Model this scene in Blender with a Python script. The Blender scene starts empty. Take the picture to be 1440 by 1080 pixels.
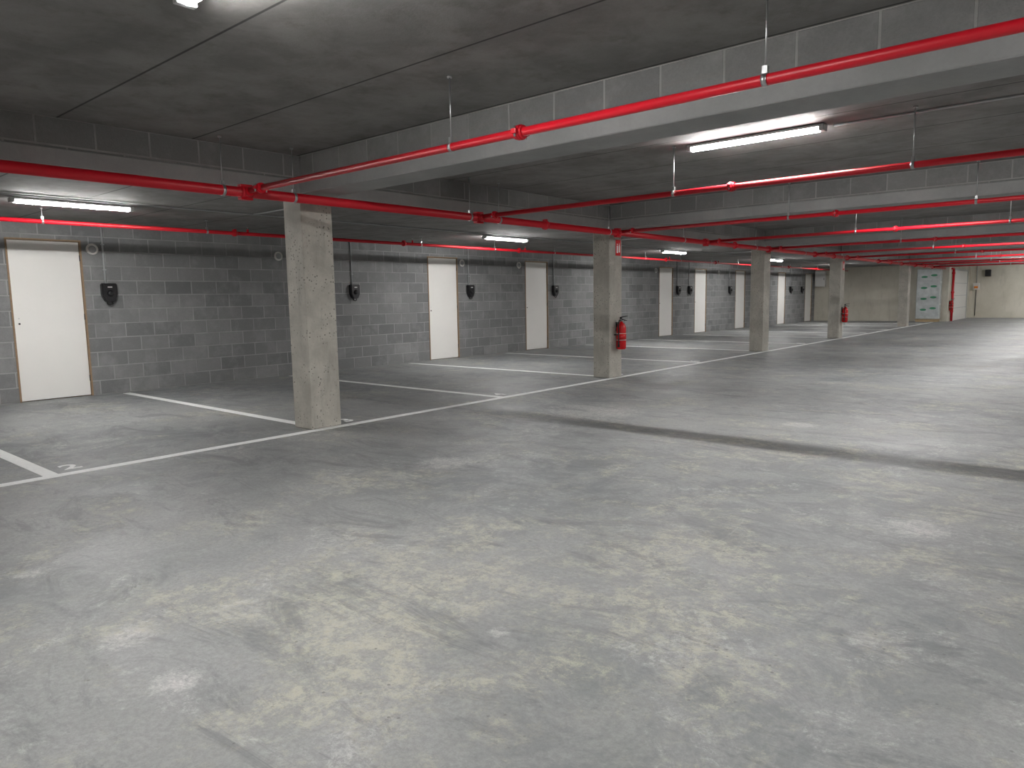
import bpy, bmesh, math, random
from mathutils import Vector, Matrix
random.seed(4)
S = bpy.context.scene
S.view_settings.view_transform = 'Standard'
S.view_settings.exposure = 0.0
C = S.collection

# ------------------------------------------------------------------ materials
def new_mat(name):
    m = bpy.data.materials.new(name); m.use_nodes = True
    nt = m.node_tree
    return m, nt, nt.nodes, nt.links, nt.nodes['Principled BSDF']

def plain(name, col, rough=0.5, metal=0.0, bump=0.0, var=0.06, scale=30):
    m, nt, N, L, b = new_mat(name)
    g = N.new('ShaderNodeNewGeometry')
    n = N.new('ShaderNodeTexNoise'); n.inputs['Scale'].default_value = scale; n.inputs['Detail'].default_value = 3
    L.new(g.outputs['Position'], n.inputs['Vector'])
    mx = N.new('ShaderNodeMix'); mx.data_type = 'RGBA'
    mx.inputs[6].default_value = tuple(c*(1-var) for c in col)+(1,)
    mx.inputs[7].default_value = tuple(min(1, c*(1+var)) for c in col)+(1,)
    L.new(n.outputs['Fac'], mx.inputs[0]); L.new(mx.outputs[2], b.inputs['Base Color'])
    b.inputs['Roughness'].default_value = rough; b.inputs['Metallic'].default_value = metal
    if bump:
        bp = N.new('ShaderNodeBump'); bp.inputs['Strength'].default_value = bump; bp.inputs['Distance'].default_value = 0.01
        L.new(n.outputs['Fac'], bp.inputs['Height']); L.new(bp.outputs[0], b.inputs['Normal'])
    return m

def emis(name, col, s):
    m, nt, N, L, b = new_mat(name)
    b.inputs['Base Color'].default_value = (.9, .9, .9, 1)
    b.inputs['Emission Color'].default_value = col+(1,)
    b.inputs['Emission Strength'].default_value = s
    return m

def nz(N, L, vec, scale, detail=6, rough=.6, dist=0.0):
    n = N.new('ShaderNodeTexNoise')
    n.inputs['Scale'].default_value = scale; n.inputs['Detail'].default_value = min(detail, 8)
    n.inputs['Roughness'].default_value = rough; n.inputs['Distortion'].default_value = dist
    L.new(vec, n.inputs['Vector']); return n.outputs['Fac']
def mr(N, L, v, a, b, c=0., d=1., smooth=True):
    n = N.new('ShaderNodeMapRange'); n.interpolation_type = 'SMOOTHSTEP' if smooth else 'LINEAR'
    n.inputs[1].default_value = a; n.inputs[2].default_value = b; n.inputs[3].default_value = c; n.inputs[4].default_value = d
    L.new(v, n.inputs[0]); return n.outputs[0]
def ma(N, L, op, a, b=None, clamp=False):
    n = N.new('ShaderNodeMath'); n.operation = op; n.use_clamp = clamp
    for i, v in enumerate((a, b)):
        if v is None: continue
        if isinstance(v, (int, float)): n.inputs[i].default_value = v
        else: L.new(v, n.inputs[i])
    return n.outputs[0]
def mixc(N, L, f, a, b, blend='MIX'):
    n = N.new('ShaderNodeMix'); n.data_type = 'RGBA'; n.blend_type = blend
    if isinstance(f, (int, float)): n.inputs[0].default_value = f
    else: L.new(f, n.inputs[0])
    for i, v in ((6, a), (7, b)):
        if isinstance(v, tuple): n.inputs[i].default_value = v+(1,)
        else: L.new(v, n.inputs[i])
    return n.outputs[2]
def bump(N, L, b, h, s, d=.01):
    bp = N.new('ShaderNodeBump'); bp.inputs['Strength'].default_value = s; bp.inputs['Distance'].default_value = d
    L.new(h, bp.inputs['Height']); L.new(bp.outputs[0], b.inputs['Normal'])

def floor_mat():
    m, nt, N, L, b = new_mat('worn_concrete_floor')
    P = N.new('ShaderNodeNewGeometry').outputs['Position']
    big = nz(N, L, P, .38, 3, .55)
    med = nz(N, L, P, 1.1, 8, .78, .2)
    fine = nz(N, L, P, 10, 8, .9, .2)
    grain = nz(N, L, P, 42, 5, .9)
    col = mixc(N, L, mr(N, L, big, .36, .62), (.185, .197, .204), (.285, .29, .285))
    # trowel marbling
    col = mixc(N, L, ma(N, L, 'MULTIPLY', mr(N, L, nz(N, L, P, 2.8, 8, .8, .8), .42, .58), .65), col, (.33, .335, .33))
    def dist(c):
        d = N.new('ShaderNodeVectorMath'); d.operation = 'DISTANCE'; L.new(P, d.inputs[0]); d.inputs[1].default_value = c
        return d.outputs['Value']
    m1 = mr(N, L, dist((-2.1, 2.0, 0)), 0, 2.0, .10, 0)
    m2 = mr(N, L, dist((-1.6, 4.8, 0)), 0, 3.0, .05, 0)
    dens = ma(N, L, 'ADD', ma(N, L, 'ADD', med, m1), m2)
    brk = ma(N, L, 'MULTIPLY', mr(N, L, fine, .45, .58), mr(N, L, grain, .40, .56, .25, 1))
    w = ma(N, L, 'MULTIPLY', mr(N, L, dens, .50, .64), brk)
    col = mixc(N, L, w, col, (.58, .555, .44))
    col = mixc(N, L, mr(N, L, dens, .52, .72, 0, .22), col, (.44, .43, .36))
    fine2 = nz(N, L, P, 15, 8, .9, .4)
    w2 = ma(N, L, 'MULTIPLY', mr(N, L, nz(N, L, P, 1.5, 8, .8, .5), .52, .64), mr(N, L, fine2, .46, .60))
    col = mixc(N, L, ma(N, L, 'MULTIPLY', w2, .75), col, (.56, .56, .545))
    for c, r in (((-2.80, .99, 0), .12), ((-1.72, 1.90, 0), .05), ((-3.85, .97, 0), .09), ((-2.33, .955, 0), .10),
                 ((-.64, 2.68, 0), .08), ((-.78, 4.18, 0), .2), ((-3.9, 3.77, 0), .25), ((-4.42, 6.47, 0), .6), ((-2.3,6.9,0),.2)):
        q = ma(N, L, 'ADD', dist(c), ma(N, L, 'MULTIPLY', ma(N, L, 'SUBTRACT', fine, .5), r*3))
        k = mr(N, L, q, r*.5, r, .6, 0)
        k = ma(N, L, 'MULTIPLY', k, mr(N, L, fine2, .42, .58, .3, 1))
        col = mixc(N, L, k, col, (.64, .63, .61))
    # dark scuffs
    mp = N.new('ShaderNodeMapping'); mp.inputs['Rotation'].default_value = (0, 0, .5); mp.inputs['Scale'].default_value = (.8, 2.2, 1)
    L.new(P, mp.inputs[0])
    sc = mr(N, L, nz(N, L, mp.outputs[0], 1.3, 8, .8, .9), .50, .64)
    col = mixc(N, L, ma(N, L, 'MULTIPLY', sc, .6), col, (.125, .132, .138))
    # curved tyre / trowel arcs
    for c, r, wd, cc, st in (((-4.2, 1.2, 0), 2.6, .012, (.12, .12, .12), .6), ((.8, 1.0, 0), 3.1, .010, (.52, .51, .47), .5),
                             ((-1.0, 5.2, 0), 2.9, .014, (.11, .11, .11), .55), ((-3.0, 3.4, 0), 1.5, .008, (.52, .52, .49), .5),
                             ((-1.6, 8.6, 0), 1.4, .05, (.12, .12, .12), .5), ((-2.4, 1.1, 0), .9, .008, (.12, .12, .12), .5)):
        k = mr(N, L, ma(N, L, 'ABSOLUTE', ma(N, L, 'SUBTRACT', dist(c), r)), wd*.4, wd, 1, 0)
        k = ma(N, L, 'MULTIPLY', k, ma(N, L, 'MULTIPLY', mr(N, L, med, .48, .6), mr(N, L, grain, .4, .6)))
        col = mixc(N, L, ma(N, L, 'MULTIPLY', k, st), col, cc)
    col = mixc(N, L, ma(N, L, 'MULTIPLY', mr(N, L, grain, .38, .62), .42), col, (.14, .145, .145))
    # tiny dark specks and pale flecks
    v = N.new('ShaderNodeTexVoronoi'); v.inputs['Scale'].default_value = 14; L.new(P, v.inputs['Vector'])
    col = mixc(N, L, ma(N, L, 'MULTIPLY', mr(N, L, v.outputs['Distance'], .05, .10, .6, 0), mr(N, L, med, .45, .55)), col, (.09, .09, .09))
    L.new(col, b.inputs['Base Color'])
    L.new(mr(N, L, med, .3, .7, .45, .68), b.inputs['Roughness'])
    bump(N, L, b, fine, .10, .004)
    return m

def block_mat(name, axis, c1=(.19, .193, .195), c2=(.36, .362, .36), bw=.40, bh=.20, off=0., mort=(.3,.3,.295), jt=1.6):
    m, nt, N, L, b = new_mat(name)
    P = N.new('ShaderNodeNewGeometry').outputs['Position']
    sp = N.new('ShaderNodeSeparateXYZ'); L.new(P, sp.inputs[0])
    cb = N.new('ShaderNodeCombineXYZ')
    L.new(sp.outputs[axis], cb.inputs[0]); L.new(ma(N, L, 'ADD', sp.outputs[2], off), cb.inputs[1])
    bt = N.new('ShaderNodeTexBrick')
    bt.inputs['Scale'].default_value = 1; bt.inputs['Brick Width'].default_value = bw; bt.inputs['Row Height'].default_value = bh
    bt.inputs['Mortar Size'].default_value = .009; bt.inputs['Mortar Smooth'].default_value = .3
    bt.inputs['Color1'].default_value = c1+(1,); bt.inputs['Color2'].default_value = c2+(1,)
    bt.inputs['Mortar'].default_value = mort+(1,); bt.inputs['Bias'].default_value = 0
    L.new(cb.outputs[0], bt.inputs['Vector'])
    col = mixc(N, L, ma(N, L, 'MULTIPLY', nz(N, L, P, 55, 3, .85), .5), bt.outputs['Color'], tuple(c*.45 for c in c1))
    col = mixc(N, L, mr(N, L, nz(N, L, P, 2.6, 5, .7), .45, .7, 0, .4), col, tuple(min(1, c*1.15) for c in c2))
    joint = ma(N, L, 'MULTIPLY', mr(N, L, nz(N, L, P, 2.3, 3, .6), .35, .6, .45, 1.0), bt.outputs['Fac'])
    col = mixc(N, L, ma(N, L, 'MULTIPLY', joint, .75), col, tuple(min(1, c*jt) for c in mort))
    L.new(col, b.inputs['Base Color']); b.inputs['Roughness'].default_value = .95
    h = ma(N, L, 'SUBTRACT', ma(N, L, 'MULTIPLY', nz(N, L, P, 90, 3, .7), .35), bt.outputs['Fac'])
    bump(N, L, b, h, .6, .012)
    return m

def conc_mat(name, c1, c2, stain=(.2, .19, .17), st=.25, rough=.8, sc=1.2, pits=0., seam=False):
    m, nt, N, L, b = new_mat(name)
    P = N.new('ShaderNodeNewGeometry').outputs['Position']
    col = mixc(N, L, mr(N, L, nz(N, L, P, sc, 7, .65, .3), .32, .68), c1, c2)
    mp = N.new('ShaderNodeMapping'); mp.inputs['Scale'].default_value = (3, 3, .6); L.new(P, mp.inputs[0])
    col = mixc(N, L, ma(N, L, 'MULTIPLY', mr(N, L, nz(N, L, mp.outputs[0], 1.7, 7, .7), .5, .72), st), col, stain)
    f = nz(N, L, P, 45, 4, .75)
    col = mixc(N, L, ma(N, L, 'MULTIPLY', f, .25), col, tuple(c*.5 for c in c1))
    h = f
    if pits:
        v = N.new('ShaderNodeTexVoronoi'); v.inputs['Scale'].default_value = 30; L.new(P, v.inputs['Vector'])
        pk = ma(N, L, 'MULTIPLY', mr(N, L, v.outputs['Distance'], .14, .28, 1, 0), mr(N, L, nz(N, L, P, 3, 5, .7), .44, .58))
        col = mixc(N, L, ma(N, L, 'MULTIPLY', pk, pits), col, (.10, .095, .085))
        h = ma(N, L, 'SUBTRACT', f, pk)
    if seam:
        sp = N.new('ShaderNodeSeparateXYZ'); L.new(P, sp.inputs[0])
        t = ma(N, L, 'PINGPONG', ma(N, L, 'SUBTRACT', sp.outputs[1], 1.95-12.), .5)  # 1 m precast plates
        s = mr(N, L, t, .004, .012, 1, 0)
        col = mixc(N, L, ma(N, L, 'MULTIPLY', s, .85), col, (.02, .02, .02))
    L.new(col, b.inputs['Base Color']); b.inputs['Roughness'].default_value = rough
    bump(N, L, b, h, .25, .006)
    return m

M_floor = floor_mat()
M_blkY = block_mat('grey_block_masonry', 1, c1=(.205, .208, .212), c2=(.30, .302, .302), mort=(.25,.25,.248))
M_blkX = block_mat('grey_block_masonry_cross', 0, off=-.02, c1=(.21,.21,.208), c2=(.29,.29,.285), mort=(.24,.24,.23))
M_blkYb = block_mat('grey_block_masonry_long', 1, off=-.02, c1=(.21,.21,.208), c2=(.29,.29,.285), mort=(.24,.24,.23))
M_ceil = conc_mat('precast_ceiling', (.19, .184, .178), (.29, .282, .272), stain=(.13, .12, .105), st=.5, sc=2.2, seam=True)
M_beam = conc_mat('beam_concrete', (.30, .305, .30), (.39, .39, .385), st=.15)
M_col = conc_mat('column_concrete', (.40, .38, .335), (.55, .53, .47), st=.45, sc=3, pits=.9, rough=.8)
M_end = conc_mat('cast_wall_concrete', (.58, .55, .46), (.70, .67, .58), st=.25, sc=.8)
M_red = plain('red_pipe_paint', (.60, .005, .018), .4, 0, 0, .05)
M_redx = plain('extinguisher_red', (.6, .010, .014), .25)
M_galv = plain('galvanised_steel', (.5, .51, .52), .35, .9)
M_white = plain('white_door_leaf', (.88, .865, .83), .5, 0, 0, .02, 4)
M_wood = plain('raw_door_frame_wood', (.30, .20, .12), .7, 0, .1, .2, 20)
M_black = plain('black_plastic', (.012, .012, .014), .35)
M_rub = plain('black_rubber', (.01, .01, .01), .6)
M_pvc = plain('grey_pvc', (.42, .43, .44), .5)
M_wpl = plain('white_plastic', (.7, .69, .66), .45)
M_line = plain('white_road_paint', (.84, .85, .84), .6, 0, .1, .12, 25)
M_strip = emis('led_strip', (1, .985, .97), 880)
M_lamp = emis('led_diffuser', (1, .985, .97), 46)
M_strip2 = emis('led_strip_bay', (1, .985, .97), 620)
M_lamp2 = emis('led_diffuser_bay', (1, .985, .97), 90)
M_lbody = plain('lamp_housing', (.55, .55, .55), .5)
M_lab = plain('label_white', (.8, .8, .78), .5)
M_sign = plain('sign_red', (.65, .01, .015), .4)
M_foil = plain('wrapping_film', (.50, .54, .54), .25, .15, .5, .3, 6)
M_green = plain('green_print', (.04, .24, .12), .4)
M_ora = plain('orange_plastic', (.8, .25, .03), .4)
M_pal = plain('pallet_wood', (.45, .34, .2), .8)

# ------------------------------------------------------------------ mesh builder
class MB:
    def __init__(s, origin=(0, 0, 0)):
        s.bm = bmesh.new(); s.mats = []; s.o = Vector(origin)
    def mi(s, m):
        if m not in s.mats: s.mats.append(m)
        return s.mats.index(m)
    def _fin(s, vs, m, smooth=False):
        i = s.mi(m); fs = set()
        for v in vs:
            for f in v.link_faces: fs.add(f)
        for f in fs: f.material_index = i; f.smooth = smooth
        return fs
    def box(s, x0, x1, y0, y1, z0, z1, m, bev=0, seg=2):
        r = bmesh.ops.create_cube(s.bm, size=1)
        c = Vector(((x0+x1)/2, (y0+y1)/2, (z0+z1)/2))-s.o
        bmesh.ops.scale(s.bm, vec=(x1-x0, y1-y0, z1-z0), verts=r['verts'])
        bmesh.ops.translate(s.bm, vec=c, verts=r['verts'])
        s._fin(r['verts'], m)
        if bev:
            es = {e for v in r['verts'] for e in v.link_edges}
            g = bmesh.ops.bevel(s.bm, geom=list(es), offset=bev, segments=seg, affect='EDGES', profile=.5)
            for f in g['faces']: f.material_index = s.mi(m)
    def cyl(s, p0, p1, r, m, seg=20, r2=None, smooth=True):
        p0 = Vector(p0)-s.o; p1 = Vector(p1)-s.o; d = p1-p0
        r_ = bmesh.ops.create_cone(s.bm, cap_ends=True, segments=seg, radius1=r, radius2=r if r2 is None else r2, depth=d.length)
        q = d.to_track_quat('Z', 'Y').to_matrix().to_4x4(); q.translation = (p0+p1)/2
        bmesh.ops.transform(s.bm, matrix=q, verts=r_['verts'])
        for f in s._fin(r_['verts'], m, smooth):
            if len(f.verts) > 4: f.smooth = False
    def lathe(s, base, prof, m, seg=28, axis='Z'):
        rings = []; base = Vector(base)-s.o
        def P(r, h, a):
            c, t = r*math.cos(a), r*math.sin(a)
            return base+(Vector((c, t, h)) if axis == 'Z' else Vector((h, c, t)))
        for r, h in prof:
            if r < 1e-6: rings.append([s.bm.verts.new(P(0, h, 0))])
            else: rings.append([s.bm.verts.new(P(r, h, 2*math.pi*i/seg)) for i in range(seg)])
        idx = s.mi(m)
        for a, b in zip(rings, rings[1:]):
            for i in range(seg):
                j = (i+1) % seg
                if len(a) == 1 and len(b) == 1: continue
                if len(a) == 1: f = s.bm.faces.new((a[0], b[i], b[j]))
                elif len(b) == 1: f = s.bm.faces.new((a[i], b[0], a[j]))
                else: f = s.bm.faces.new((a[i], a[j], b[j], b[i]))
                f.material_index = idx; f.smooth = True
    def prism(s, pts, d, m):
        a = [s.bm.verts.new(Vector(p)-s.o) for p in pts]
        b = [s.bm.verts.new(Vector(p)-s.o+Vector(d)) for p in pts]
        fs = [s.bm.faces.new(a), s.bm.faces.new(list(reversed(b)))]
        n = len(a)
        for i in range(n): fs.append(s.bm.faces.new((a[i], b[i], b[(i+1) % n], a[(i+1) % n])))
        for f in fs: f.material_index = s.mi(m)
        return fs
    def tube(s, pts, r, m, seg=10):
        for a, b in zip(pts, pts[1:]): s.cyl(a, b, r, m, seg)
        for p in pts[1:-1]:
            q = bmesh.ops.create_uvsphere(s.bm, u_segments=seg, v_segments=6, radius=r)
            bmesh.ops.translate(s.bm, vec=Vector(p)-s.o, verts=q['verts']); s._fin(q['verts'], m, True)
    def done(s, name):
        bmesh.ops.recalc_face_normals(s.bm, faces=s.bm.faces)
        me = bpy.data.meshes.new(name); s.bm.to_mesh(me); s.bm.free()
        for m in s.mats: me.materials.append(m)
        o = bpy.data.objects.new(name, me); o.location = s.o; C.objects.link(o); return o

# ------------------------------------------------------------------ dimensions
XL, XR, YN, YE, YB = -10.95, 6.5, -6.0, 34.3, 39.5
XS = -5.6
ZC, ZS, ZB = 2.62, 2.38, 2.27   # main ceiling, stall ceiling, beam soffit
CX0, CX1 = -6.30, -6.0
COLY = [-1.5, 3.95, 9.30, 15.44, 20.93, 29.0]
CD = .35

b = MB(); b.box(XL-.25, XR+.25, YN-.25, YB+.25, -.2, 0, M_floor); b.done('floor')
b = MB()
b.box(CX0, XR+.25, YN-.25, YB+.25, ZC, ZC+.2, M_ceil)
b.box(XL-.25, CX0, YN-.25, YE+.25, ZS, ZC+.2, M_ceil)
b.done('ceiling')

DOORS = [(2.84, 3.68), (10.15, 10.98), (13.30, 14.14), (19.78, 20.62), (22.18, 23.02), (25.46, 26.30), (29.68, 30.52), (33.0, 33.84)]
DH = 2.12
b = MB()
prev = YN-.25
F = .022
for y0, y1 in DOORS:
    b.box(XL-.2, XL, prev, y0-F, 0, ZS, M_blkY)
    b.box(XL-.2, XL, y0-F, y1+F, DH+F, ZS, M_blkY)
    prev = y1+F
b.box(XL-.2, XL, prev, YE+.2, 0, ZS, M_blkY)
b.done('wall_left')
for i, (y0, y1) in enumerate(DOORS):
    b = MB((XL, (y0+y1)/2, 0))
    b.box(XL-.12, XL+.008, y0-F, y0, 0, DH+F, M_wood)
    b.box(XL-.12, XL+.008, y1, y1+F, 0, DH+F, M_wood)
    b.box(XL-.12, XL+.008, y0, y1, DH, DH+F, M_wood)
    b.box(XL-.06, XL-.015, y0+.004, y1-.004, .012, DH-.004, M_white, .002)
    b.box(XL-.12, XL-.06, y0, y1, 0, .01, M_wood)
    b.cyl((XL-.015, y0+.06, 1.03), (XL-.007, y0+.06, 1.03), .012, M_black, 12)
    b.cyl((XL-.015, y0+.06, 1.10), (XL-.010, y0+.06, 1.10), .006, M_galv, 12)
    for z in (.25, 1.1, 1.9):
        b.cyl((XL-.006, y1-.002, z-.04), (XL-.006, y1-.002, z+.04), .008, M_black, 10)
    b.done('door_%d' % (i+1))

b = MB(); b.box(XL-.2, XS-.2, YE, YE+.2, 0, ZS, M_end); b.box(CX0, XS-.2, YE, YE+.2, ZS, ZC, M_end); b.done('wall_end')
b = MB(); b.box(XS-.2, XS, YE, YB, 0, ZC, M_end); b.done('wall_side')
b = MB(); b.box(XS-.2, XR+.2, YB, YB+.2, 0, ZC, M_end); b.done('wall_back')
b = MB(); b.box(XR, XR+.2, YN, YB, 0, ZC, M_end); b.done('wall_right')
b = MB(); b.box(XL, XR+.2, YN-.2, YN, 0, ZC, M_end); b.done('wall_near')

for y in COLY:
    b = MB((CX0+.15, y+CD/2, 0)); b.box(CX0, CX1, y, y+CD, 0, ZB, M_col, .008, 1); b.done('concrete_column')

MS = ZB+.13
for y in COLY+[34.3]:
    b = MB((0, y, 0)); b.box(CX0+.001, XR, y, y+CD, ZB, MS, M_beam, .006, 1)
    b.box(CX0+.3, XR, y+.02, y+CD-.02, MS, ZC, M_blkX); b.done('concrete_cross_beam')
b = MB()
b.box(CX0+.003, CX1-.003, YN, YE, ZB+.001, MS, M_beam, .006, 1)
b.box(CX0+.02, CX1-.02, YN, YE, MS, ZC, M_blkYb)
b.done('concrete_long_beam')

# ------------------------------------------------------------------ markings
LY = [-1.0, 1.69, 4.08, 6.75, 9.45, 12.4, 15.6, 18.3, 21.1, 23.9, 26.5, 29.15, 31.8]
b = MB()
LW = .05
b.box(-5.998, -5.90, YN, 33.3, 0, .003, M_line)
for y in LY: b.box(XL+.15, -5.998 if not any(c-.06 < y < c+CD+.06 for c in COLY) else CX0-.002, y-LW, y+LW, 0, .003, M_line)
b.done('parking_bay_lines')
for i, y in enumerate(LY[1:]):
    cu = bpy.data.curves.new('num', 'FONT'); cu.body = str(i+2); cu.size = .27; cu.extrude = .001; cu.offset = .006
    cu.align_x = 'CENTER'; cu.align_y = 'CENTER'
    t = bpy.data.objects.new('tmp', cu); C.objects.link(t)
    bpy.context.view_layer.update()
    me = bpy.data.meshes.new_from_object(t.evaluated_get(bpy.context.evaluated_depsgraph_get()))
    bpy.data.objects.remove(t)
    me.materials.clear(); me.materials.append(M_line)
    yy = y+.19
    for c in COLY:
        if c-.15 < yy < c+CD+.15: yy = c+CD+.2
    o = bpy.data.objects.new('painted_bay_number', me); C.objects.link(o)
    o.location = (-6.19, yy, .0015); o.rotation_euler = (0, 0, math.pi/2)

# ------------------------------------------------------------------ sprinkler pipes
def hanger(b, x, y, z, r, top, m=M_galv):
    b.cyl((x, y, z+r), (x, y, top), .0045, m, 8)
    b.cyl((x, y, top-.012), (x, y, top), .016, m, 10)
def ring(b, x, y, z, r, along):
    d = Vector((.012, 0, 0)) if along == 'X' else Vector((0, .012, 0))
    p = Vector((x, y, z)); b.cyl(p-d, p+d, r+.004, M_galv, 20)
    b.box(x-.012, x+.012, y-.012, y+.012, z+r, z+r+.035, M_galv)
def coupling(b, x, y, z, r, along):
    d = Vector((.03, 0, 0)) if along == 'X' else Vector((0, .03, 0))
    p = Vector((x, y, z)); b.cyl(p-d, p+d, r+.012, M_red, 20)
    e = Vector((.014, 0, 0)) if along == 'X' else Vector((0, .014, 0))
    b.cyl(p-e, p+e, r+.018, M_red, 20)
    if along == 'X':
        b.box(x-.018, x+.018, y-r-.04, y-r-.008, z-.014, z+.014, M_red, .004); b.box(x-.018, x+.018, y+r+.008, y+r+.04, z-.014, z+.014, M_red, .004)
        b.cyl((x, y-r-.026, z-.03), (x, y-r-.026, z+.03), .006, M_galv, 8)
        b.cyl((x, y+r+.026, z-.03), (x, y+r+.026, z+.03), .006, M_galv, 8)
    else:
        b.box(x-.03, x-0+.03, y-.018, y+.018, z+r+.008, z+r+.03, M_red, .004)
def head(b, x, y, z, r):
    b.cyl((x, y, z+r-.005), (x, y, z+r+.04), .016, M_red, 12)
    b.cyl((x, y, z+r+.04), (x, y, z+r+.07), .008, M_galv, 10)
    b.cyl((x, y, z+r+.07), (x, y, z+r+.073), .017, M_galv, 14)
ZP = 2.185; XP = -5.75; RM = .042; RB = .025
BR = [.30, 3.25, 6.145, 9.13, 12.05, 15.0, 17.95, 20.6, 23.8, 26.7, 29.6-.9, 31.7]
b = MB((XP, 3.25, ZP))
b.cyl((XP, YN, ZP), (XP, YE-.1, ZP), RM, M_red, 24)
for y in [-2.2, .05, 3.05, 3.72, 6.0, 6.5, 8.9, 11.2, 14.3, 17.2, 20.1, 23.2, 26.1, 30.9]:
    hanger(b, XP, y, ZP, RM, ZC); ring(b, XP, y, ZP, RM, 'Y')
for y in [-4, 2.2-.9, 7.4, 13.3, 19.4, 25.2, 30.2]:
    coupling(b, XP, y, ZP, RM, 'Y')
for y in BR:
    b.cyl((XP, y-.05, ZP), (XP, y+.05, ZP), RM+.012, M_red, 24)
    b.box(XP-.03, XP+.03, y-.055, y+.055, ZP+RM+.004, ZP+RM+.022, M_red, .004)
    b.box(XP-.03, XP+.03, y-.055, y+.055, ZP-RM-.022, ZP-RM-.004, M_red, .004)
    b.cyl((XP+.02, y, ZP), (XP+.085, y, ZP), .036, M_red, 18)
b.done('sprinkler_main_pipe')
for y in BR:
    z = ZP+.01
    b = MB((XP+.09, y, z))
    b.cyl((XP+.086, y, z), (XR-.02, y, z), RB, M_red, 20)
    for x in (-3.26, -1.28, .7, 2.7, 4.7): hanger(b, x, y, z, RB, ZC if not any(c-.02 < y < c+CD+.02 for c in COLY) else ZB); ring(b, x, y, z, RB, 'X')
    for x in (-2.7, .35, 3.4): coupling(b, x, y, z, RB, 'X')
    coupling(b, -5.5, y, z, RB, 'X')
    b.done('sprinkler_branch_pipe')
XW = -9.55; ZW = 2.225
b = MB((XW, 3, ZW)); b.cyl((XW, YN, ZW), (XW, YE-.02, ZW), .025, M_red, 16)
y = -3.0
while y < YE:
    hanger(b, XW, y, ZW, .025, ZS); ring(b, XW, y, ZW, .025, 'Y'); y += 1.95
y = -1.
while y < YE:
    coupling(b, XW, y, ZW, .025, 'Y'); head(b, XW, y+.2, ZW, .025); y += 3.1
b.done('sprinkler_wall_pipe')

# ------------------------------------------------------------------ lamps
def lamp(cx, cy, top, along, ln=1.18, ms=None, md=None):
    ms = ms or M_strip; md = md or M_lamp
    o = (cx, cy, top); b = MB(o); h = ln/2; w = .045
    def bx(l0, l1, w0, w1, z0, z1, m, bev=0):
        if along == 'X': b.box(cx+l0, cx+l1, cy+w0, cy+w1, z0, z1, m, bev)
        else: b.box(cx+w0, cx+w1, cy+l0, cy+l1, z0, z1, m, bev)
    bx(-h*.6-.02, -h*.6+.02, -.02, .02, top-.01, top-.0005, M_galv); bx(h*.6-.02, h*.6+.02, -.02, .02, top-.01, top-.0005, M_galv)
    bx(-h, h, -w, w, top-.030, top-.008, M_lbody, .004)
    bx(-h-.012, -h+.03, -w-.003, w+.003, top-.062, top-.008, M_lbody, .006)
    bx(h-.03, h+.012, -w-.003, w+.003, top-.062, top-.008, M_lbody, .006)
    n = 4; pr = []
    for i in range(n+1):
        a = math.pi*i/n; pr.append((-math.cos(a)*(w-.002), top-.030-math.sin(a)*.031))
    if along == 'X': pts = [(cx-h+.03, cy+p, z) for p, z in pr]; d = (ln-.06, 0, 0)
    else: pts = [(cx+p, cy-h+.03, z) for p, z in pr]; d = (0, ln-.06, 0)
    b.prism(pts, d, md)
    pr = [(-.007, top-.058), (.007, top-.058), (.007, top-.064), (-.007, top-.064)]
    if along == 'X': pts = [(cx-h+.03, cy+p, z) for p, z in pr]
    else: pts = [(cx+p, cy-h+.03, z) for p, z in pr]
    b.prism(pts, d, ms)
    b.done('batten_lamp')
for x, y in ((-2.66, 1.6), (-2.54, 6.2), (-2.54, 11.3), (-2.54, 17.0), (-2.54, 22.6), (-2.54, 27.2), (-2.54, 32.0), (-2.54, 37.0), (-2.6, -3.5)):
    lamp(x, y, ZC, 'X')
for y in (-3.0, 1.6, 6.2, 11.3, 17.0, 24.6, 32.0): lamp(1.5, y, ZC, 'X')  # unseen second row right of view, added to brighten the foreground floor
for y in (-3.5, 2.93, 10.08, 16.55, 23.4, 30.0): lamp(-8.75, y, ZS, 'Y', ms=M_strip2, md=M_lamp2)

b = MB((-8.5, 0, ZS)); b.cyl((-8.5, YN, ZS-.012), (-8.5, YE, ZS-.012), .009, M_pvc, 8)
for y in (4.9, 12.3, 18.5): b.cyl((-8.5, y, ZS-.012), (-6.3, y, ZS-.012), .009, M_pvc, 8)
b.done('cable_conduit')
b = MB((1, 6.3, ZC)); b.cyl((-1.9, 6.3, ZC-.012), (6.4, 6.3, ZC-.012), .009, M_pvc, 8); b.done('cable_conduit')

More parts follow.
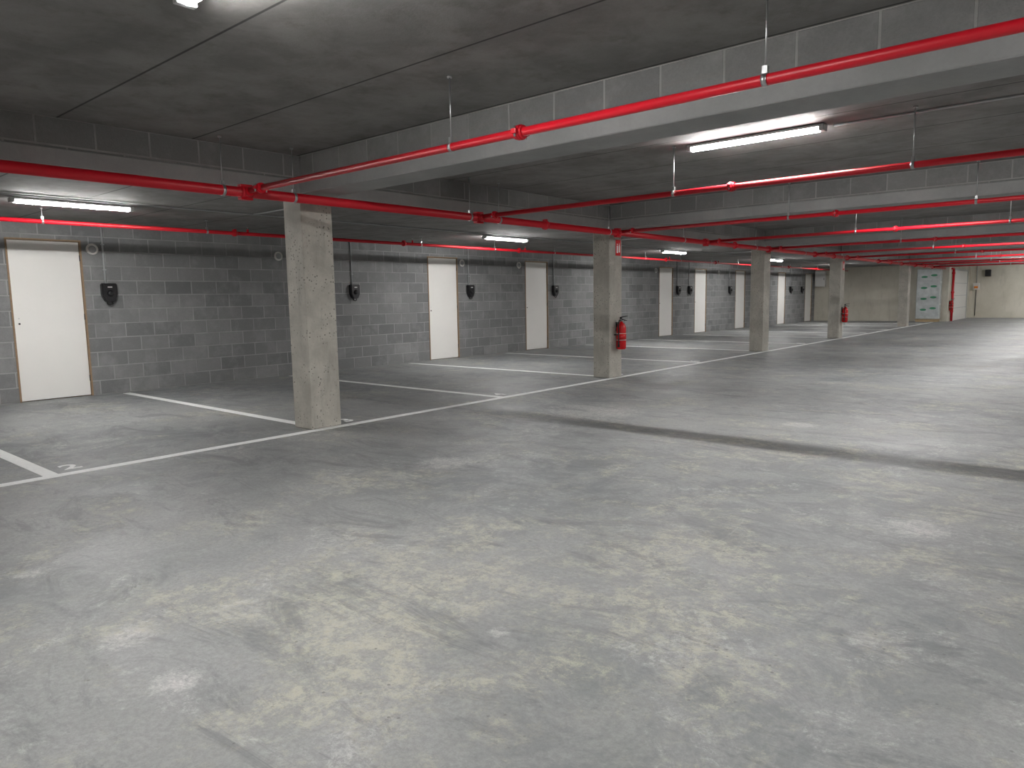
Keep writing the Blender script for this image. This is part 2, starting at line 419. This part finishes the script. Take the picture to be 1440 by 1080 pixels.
# ------------------------------------------------------------------ EV chargers
def charger(y):
    x = XL; z = 1.44; b = MB((x, y, z))
    w = .10
    pts = [(x, y-w, z+.12), (x, y+w, z+.12), (x, y+w, z-.05), (x, y+.055, z-.14), (x, y-.055, z-.14), (x, y-w, z-.05)]
    fs = b.prism(pts, (.085, 0, 0), M_black)
    es = {e for f in fs for e in f.edges}
    bmesh.ops.bevel(b.bm, geom=list(es), offset=.012, segments=2, affect='EDGES')
    b.lathe((x+.085, y, z-.02), [(0, .035), (.03, .035), (.038, .02), (.045, 0)], M_black, 20, axis='X')
    b.cyl((x+.118, y, z-.02), (x+.124, y, z-.02), .02, M_rub, 16)
    b.box(x+.086, x+.09, y-.03, y+.03, z+.06, z+.075, M_wpl)
    b.tube([(x+.04, y+.03, z-.13), (x+.05, y+.035, z-.165), (x+.05, y, z-.18), (x+.05, y-.035, z-.165), (x+.04, y-.03, z-.13)], .009, M_rub)
    b.cyl((x+.018, y-.03, z+.11), (x+.018, y-.03, ZS), .0125, M_pvc, 12)
    for zz in (1.75, 2.1): b.box(x, x+.034, y-.05, y-.01, zz-.008, zz+.008, M_pvc)
    b.done('ev_wall_charger')
for y in (4.0, 8.24, 11.35, 14.42, 20.95, 21.75, 24.9, 28.2, 31.1, 32.5): charger(y)
def vent(y):
    b = MB((XL, y, 2.03))
    b.lathe((XL, y, 2.03), [(.078, 0), (.078, .012), (.07, .02), (.052, .02), (.05, .008)], M_wpl, 28, 'X')
    b.lathe((XL, y, 2.03), [(.05, .006), (.046, .02), (.03, .028), (0, .03)], M_pvc, 28, 'X')
    b.done('round_wall_vent')
for y in (1.7, 3.87-.03, 6.72, 11.14, 13.05, 17.0, 19.55, 24.0): vent(y)

# ------------------------------------------------------------------ fire extinguishers
def extinguisher(x, y, z0=.44):
    b = MB((x, y, z0)); cx = x+.085
    R = .075
    b.lathe((cx, y, z0), [(0, .01), (R-.02, 0), (R, .015), (R, .33), (R-.008, .36), (.05, .395), (.025, .41), (.022, .43), (0, .43)], M_redx)
    b.cyl((cx, y, z0+.14), (cx, y, z0+.25), R+.0012, M_lab, 28)
    b.cyl((cx, y, z0+.150), (cx, y, z0+.242), R+.0018, M_redx, 28)
    b.cyl((cx, y, z0+.42), (cx, y, z0+.47), .02, M_galv, 14)
    b.prism([(cx-.02, y-.012, z0+.46), (cx+.10, y-.012, z0+.44), (cx+.10, y-.012, z0+.45), (cx-.02, y-.012, z0+.48)], (0, .024, 0), M_black)
    b.prism([(cx-.02, y-.012, z0+.485), (cx+.11, y-.012, z0+.51), (cx+.11, y-.012, z0+.52), (cx-.02, y-.012, z0+.50)], (0, .024, 0), M_black)
    b.box(cx-.02, cx+.01, y-.012, y+.012, z0+.46, z0+.50, M_black)
    b.cyl((cx, y+.02, z0+.45), (cx, y+.04, z0+.45), .018, M_lab, 14)
    b.tube([(cx, y-.015, z0+.45), (cx, y-.06, z0+.45), (cx+.01, y-.095, z0+.40), (cx+.015, y-.098, z0+.25), (cx+.01, y-.092, z0+.10)], .009, M_rub)
    b.cyl((cx+.01, y-.092, z0+.12), (cx+.01, y-.092, z0+.04), .013, M_rub, 12, .018)
    b.box(x, cx-R+.01, y-.03, y+.03, z0+.28, z0+.42, M_black)
    b.box(x, cx, y-.08, y-.074, z0+.22, z0+.24, M_black); b.box(x, cx, y+.074, y+.08, z0+.22, z0+.24, M_black)
    b.done('fire_extinguisher')
extinguisher(-5.999, 9.30+.2); extinguisher(-5.999, 20.93+.22); extinguisher(XS+.001, 34.6)
def sign(x, y, z):
    b = MB((x, y, z)); b.box(x, x+.004, y-.07, y+.07, z-.12, z+.12, M_sign)
    b.box(x+.004, x+.005, y-.045, y-.005, z-.08, z+.03, M_lab); b.cyl((x+.004, y-.025, z+.05), (x+.0055, y-.025, z+.05), .012, M_lab, 10)
    b.prism([(x+.004, y+.015, z-.07), (x+.004, y+.05, z-.07), (x+.004, y+.05, z+.02), (x+.004, y+.03, z+.08), (x+.004, y+.015, z+.02)], (.001, 0, 0), M_lab)
    b.done('fire_extinguisher_sign')
sign(-6.0, 9.30+.24, 2.0); sign(-6.0, 21.15, 2.0)

# ------------------------------------------------------------------ far end objects
b = MB((-6.1, 34, 0))
for i in range(3): b.box(-6.65, -5.85, 33.72+i*.2, 33.82+i*.2, .0, .09, M_pal)
for i in range(6): b.box(-6.68+i*.15, -6.58+i*.15, 33.70, 34.26, .09, .11, M_pal)
b.box(-6.68, -5.82, 33.80, 34.2, .11, 2.18, M_foil, .03, 3)
for z in (.5, .95, 1.4, 1.85):
    for k, xx in enumerate((-6.4, -6.05)):
        n = 14
        pts = [(xx+.12*math.cos(2*math.pi*i/n), 33.797, z+k*.06+.045*math.sin(2*math.pi*i/n)) for i in range(n)]
        b.prism(pts, (0, .002, 0), M_green)
b.box(-6.69, -5.81, 33.79, 34.21, .72, .735, M_pvc); b.box(-6.69, -5.81, 33.79, 34.21, 1.62, 1.635, M_pvc)
b.done('wrapped_panel_stack')
b = MB((XS, 36.8, 0))
b.box(XS, XS+.05, 35.2, 38.4, 0, 2.12, M_wpl, .004)
for i in range(1, 4): b.box(XS+.05, XS+.056, 35.2, 38.4, .53*i-.01, .53*i+.01, M_pvc)
b.box(XS, XS+.07, 35.12, 35.2, 0, 2.2, M_galv); b.box(XS, XS+.07, 38.4, 38.48, 0, 2.2, M_galv); b.box(XS, XS+.07, 35.12, 38.48, 2.12, 2.2, M_galv)
b.done('door_9')
b = MB((XS, 34.9, 0)); b.cyl((XS+.06, 34.9, 0), (XS+.06, 34.9, 2.18), .045, M_red, 18)
for z in (.4, 1.2, 2.0): b.cyl((XS+.06, 34.9, z-.04), (XS+.06, 34.9, z+.04), .06, M_red, 18)
b.tube([(XS+.06, 34.9, 2.18), (XP+.2, 34.6, 2.18)], .04, M_red)
b.done('sprinkler_riser_pipe')
b = MB((-10.6, YE, 2)); b.box(-10.9, -10.45, YE-.2, YE, 1.55, 2.25, M_wpl, .01); b.box(-10.88, -10.47, YE-.205, YE-.2, 1.57, 2.23, M_lab)
b.box(-10.5, -10.48, YE-.215, YE-.2, 1.85, 1.95, M_black); b.done('electrical_cabinet')
b = MB((-5.3, YB-.001, 1.4)); b.box(-5.45, -5.2, YB-.12, YB-.001, 1.3, 1.6, M_wpl, .01); b.box(-5.4, -5.25, YB-.16, YB-.12, 1.36, 1.46, M_ora, .01)
b.cyl((-5.33, YB-.03, 1.6), (-5.33, YB-.03, ZC-.002), .015, M_pvc, 10); b.cyl((-5.33, YB-.03, .1), (-5.33, YB-.03, 1.3), .015, M_black, 10)
b.done('gate_control_box')
b = MB((-4.9, YB, 2.05)); b.box(-5.0, -4.78, YB-.18, YB-.001, 1.9, 2.2, M_black, .015); b.cyl((-4.89, YB-.18, 2.05), (-4.89, YB-.22, 2.05), .06, M_rub, 18)
b.done('black_wall_speaker')

# ------------------------------------------------------------------ world & camera
w = bpy.data.worlds.new('World'); S.world = w; w.use_nodes = True
w.node_tree.nodes['Background'].inputs[0].default_value = (.02, .02, .022, 1)
R = Vector((.7596, .6505, -.0170)); U = Vector((-.0646, .1015, .9928)); B = Vector((.6471, -.7527, .1190))
B.normalize(); R = (R-B*R.dot(B)).normalized(); U = B.cross(R)
mat = Matrix((R, U, B)).transposed().to_4x4(); mat.translation = (0, 0, 1.25)
cam = bpy.data.cameras.new('camera'); co = bpy.data.objects.new('camera', cam); C.objects.link(co)
co.matrix_world = mat; cam.lens = 25.03; cam.sensor_width = 36; cam.clip_start = .02; cam.clip_end = 200
S.camera = co
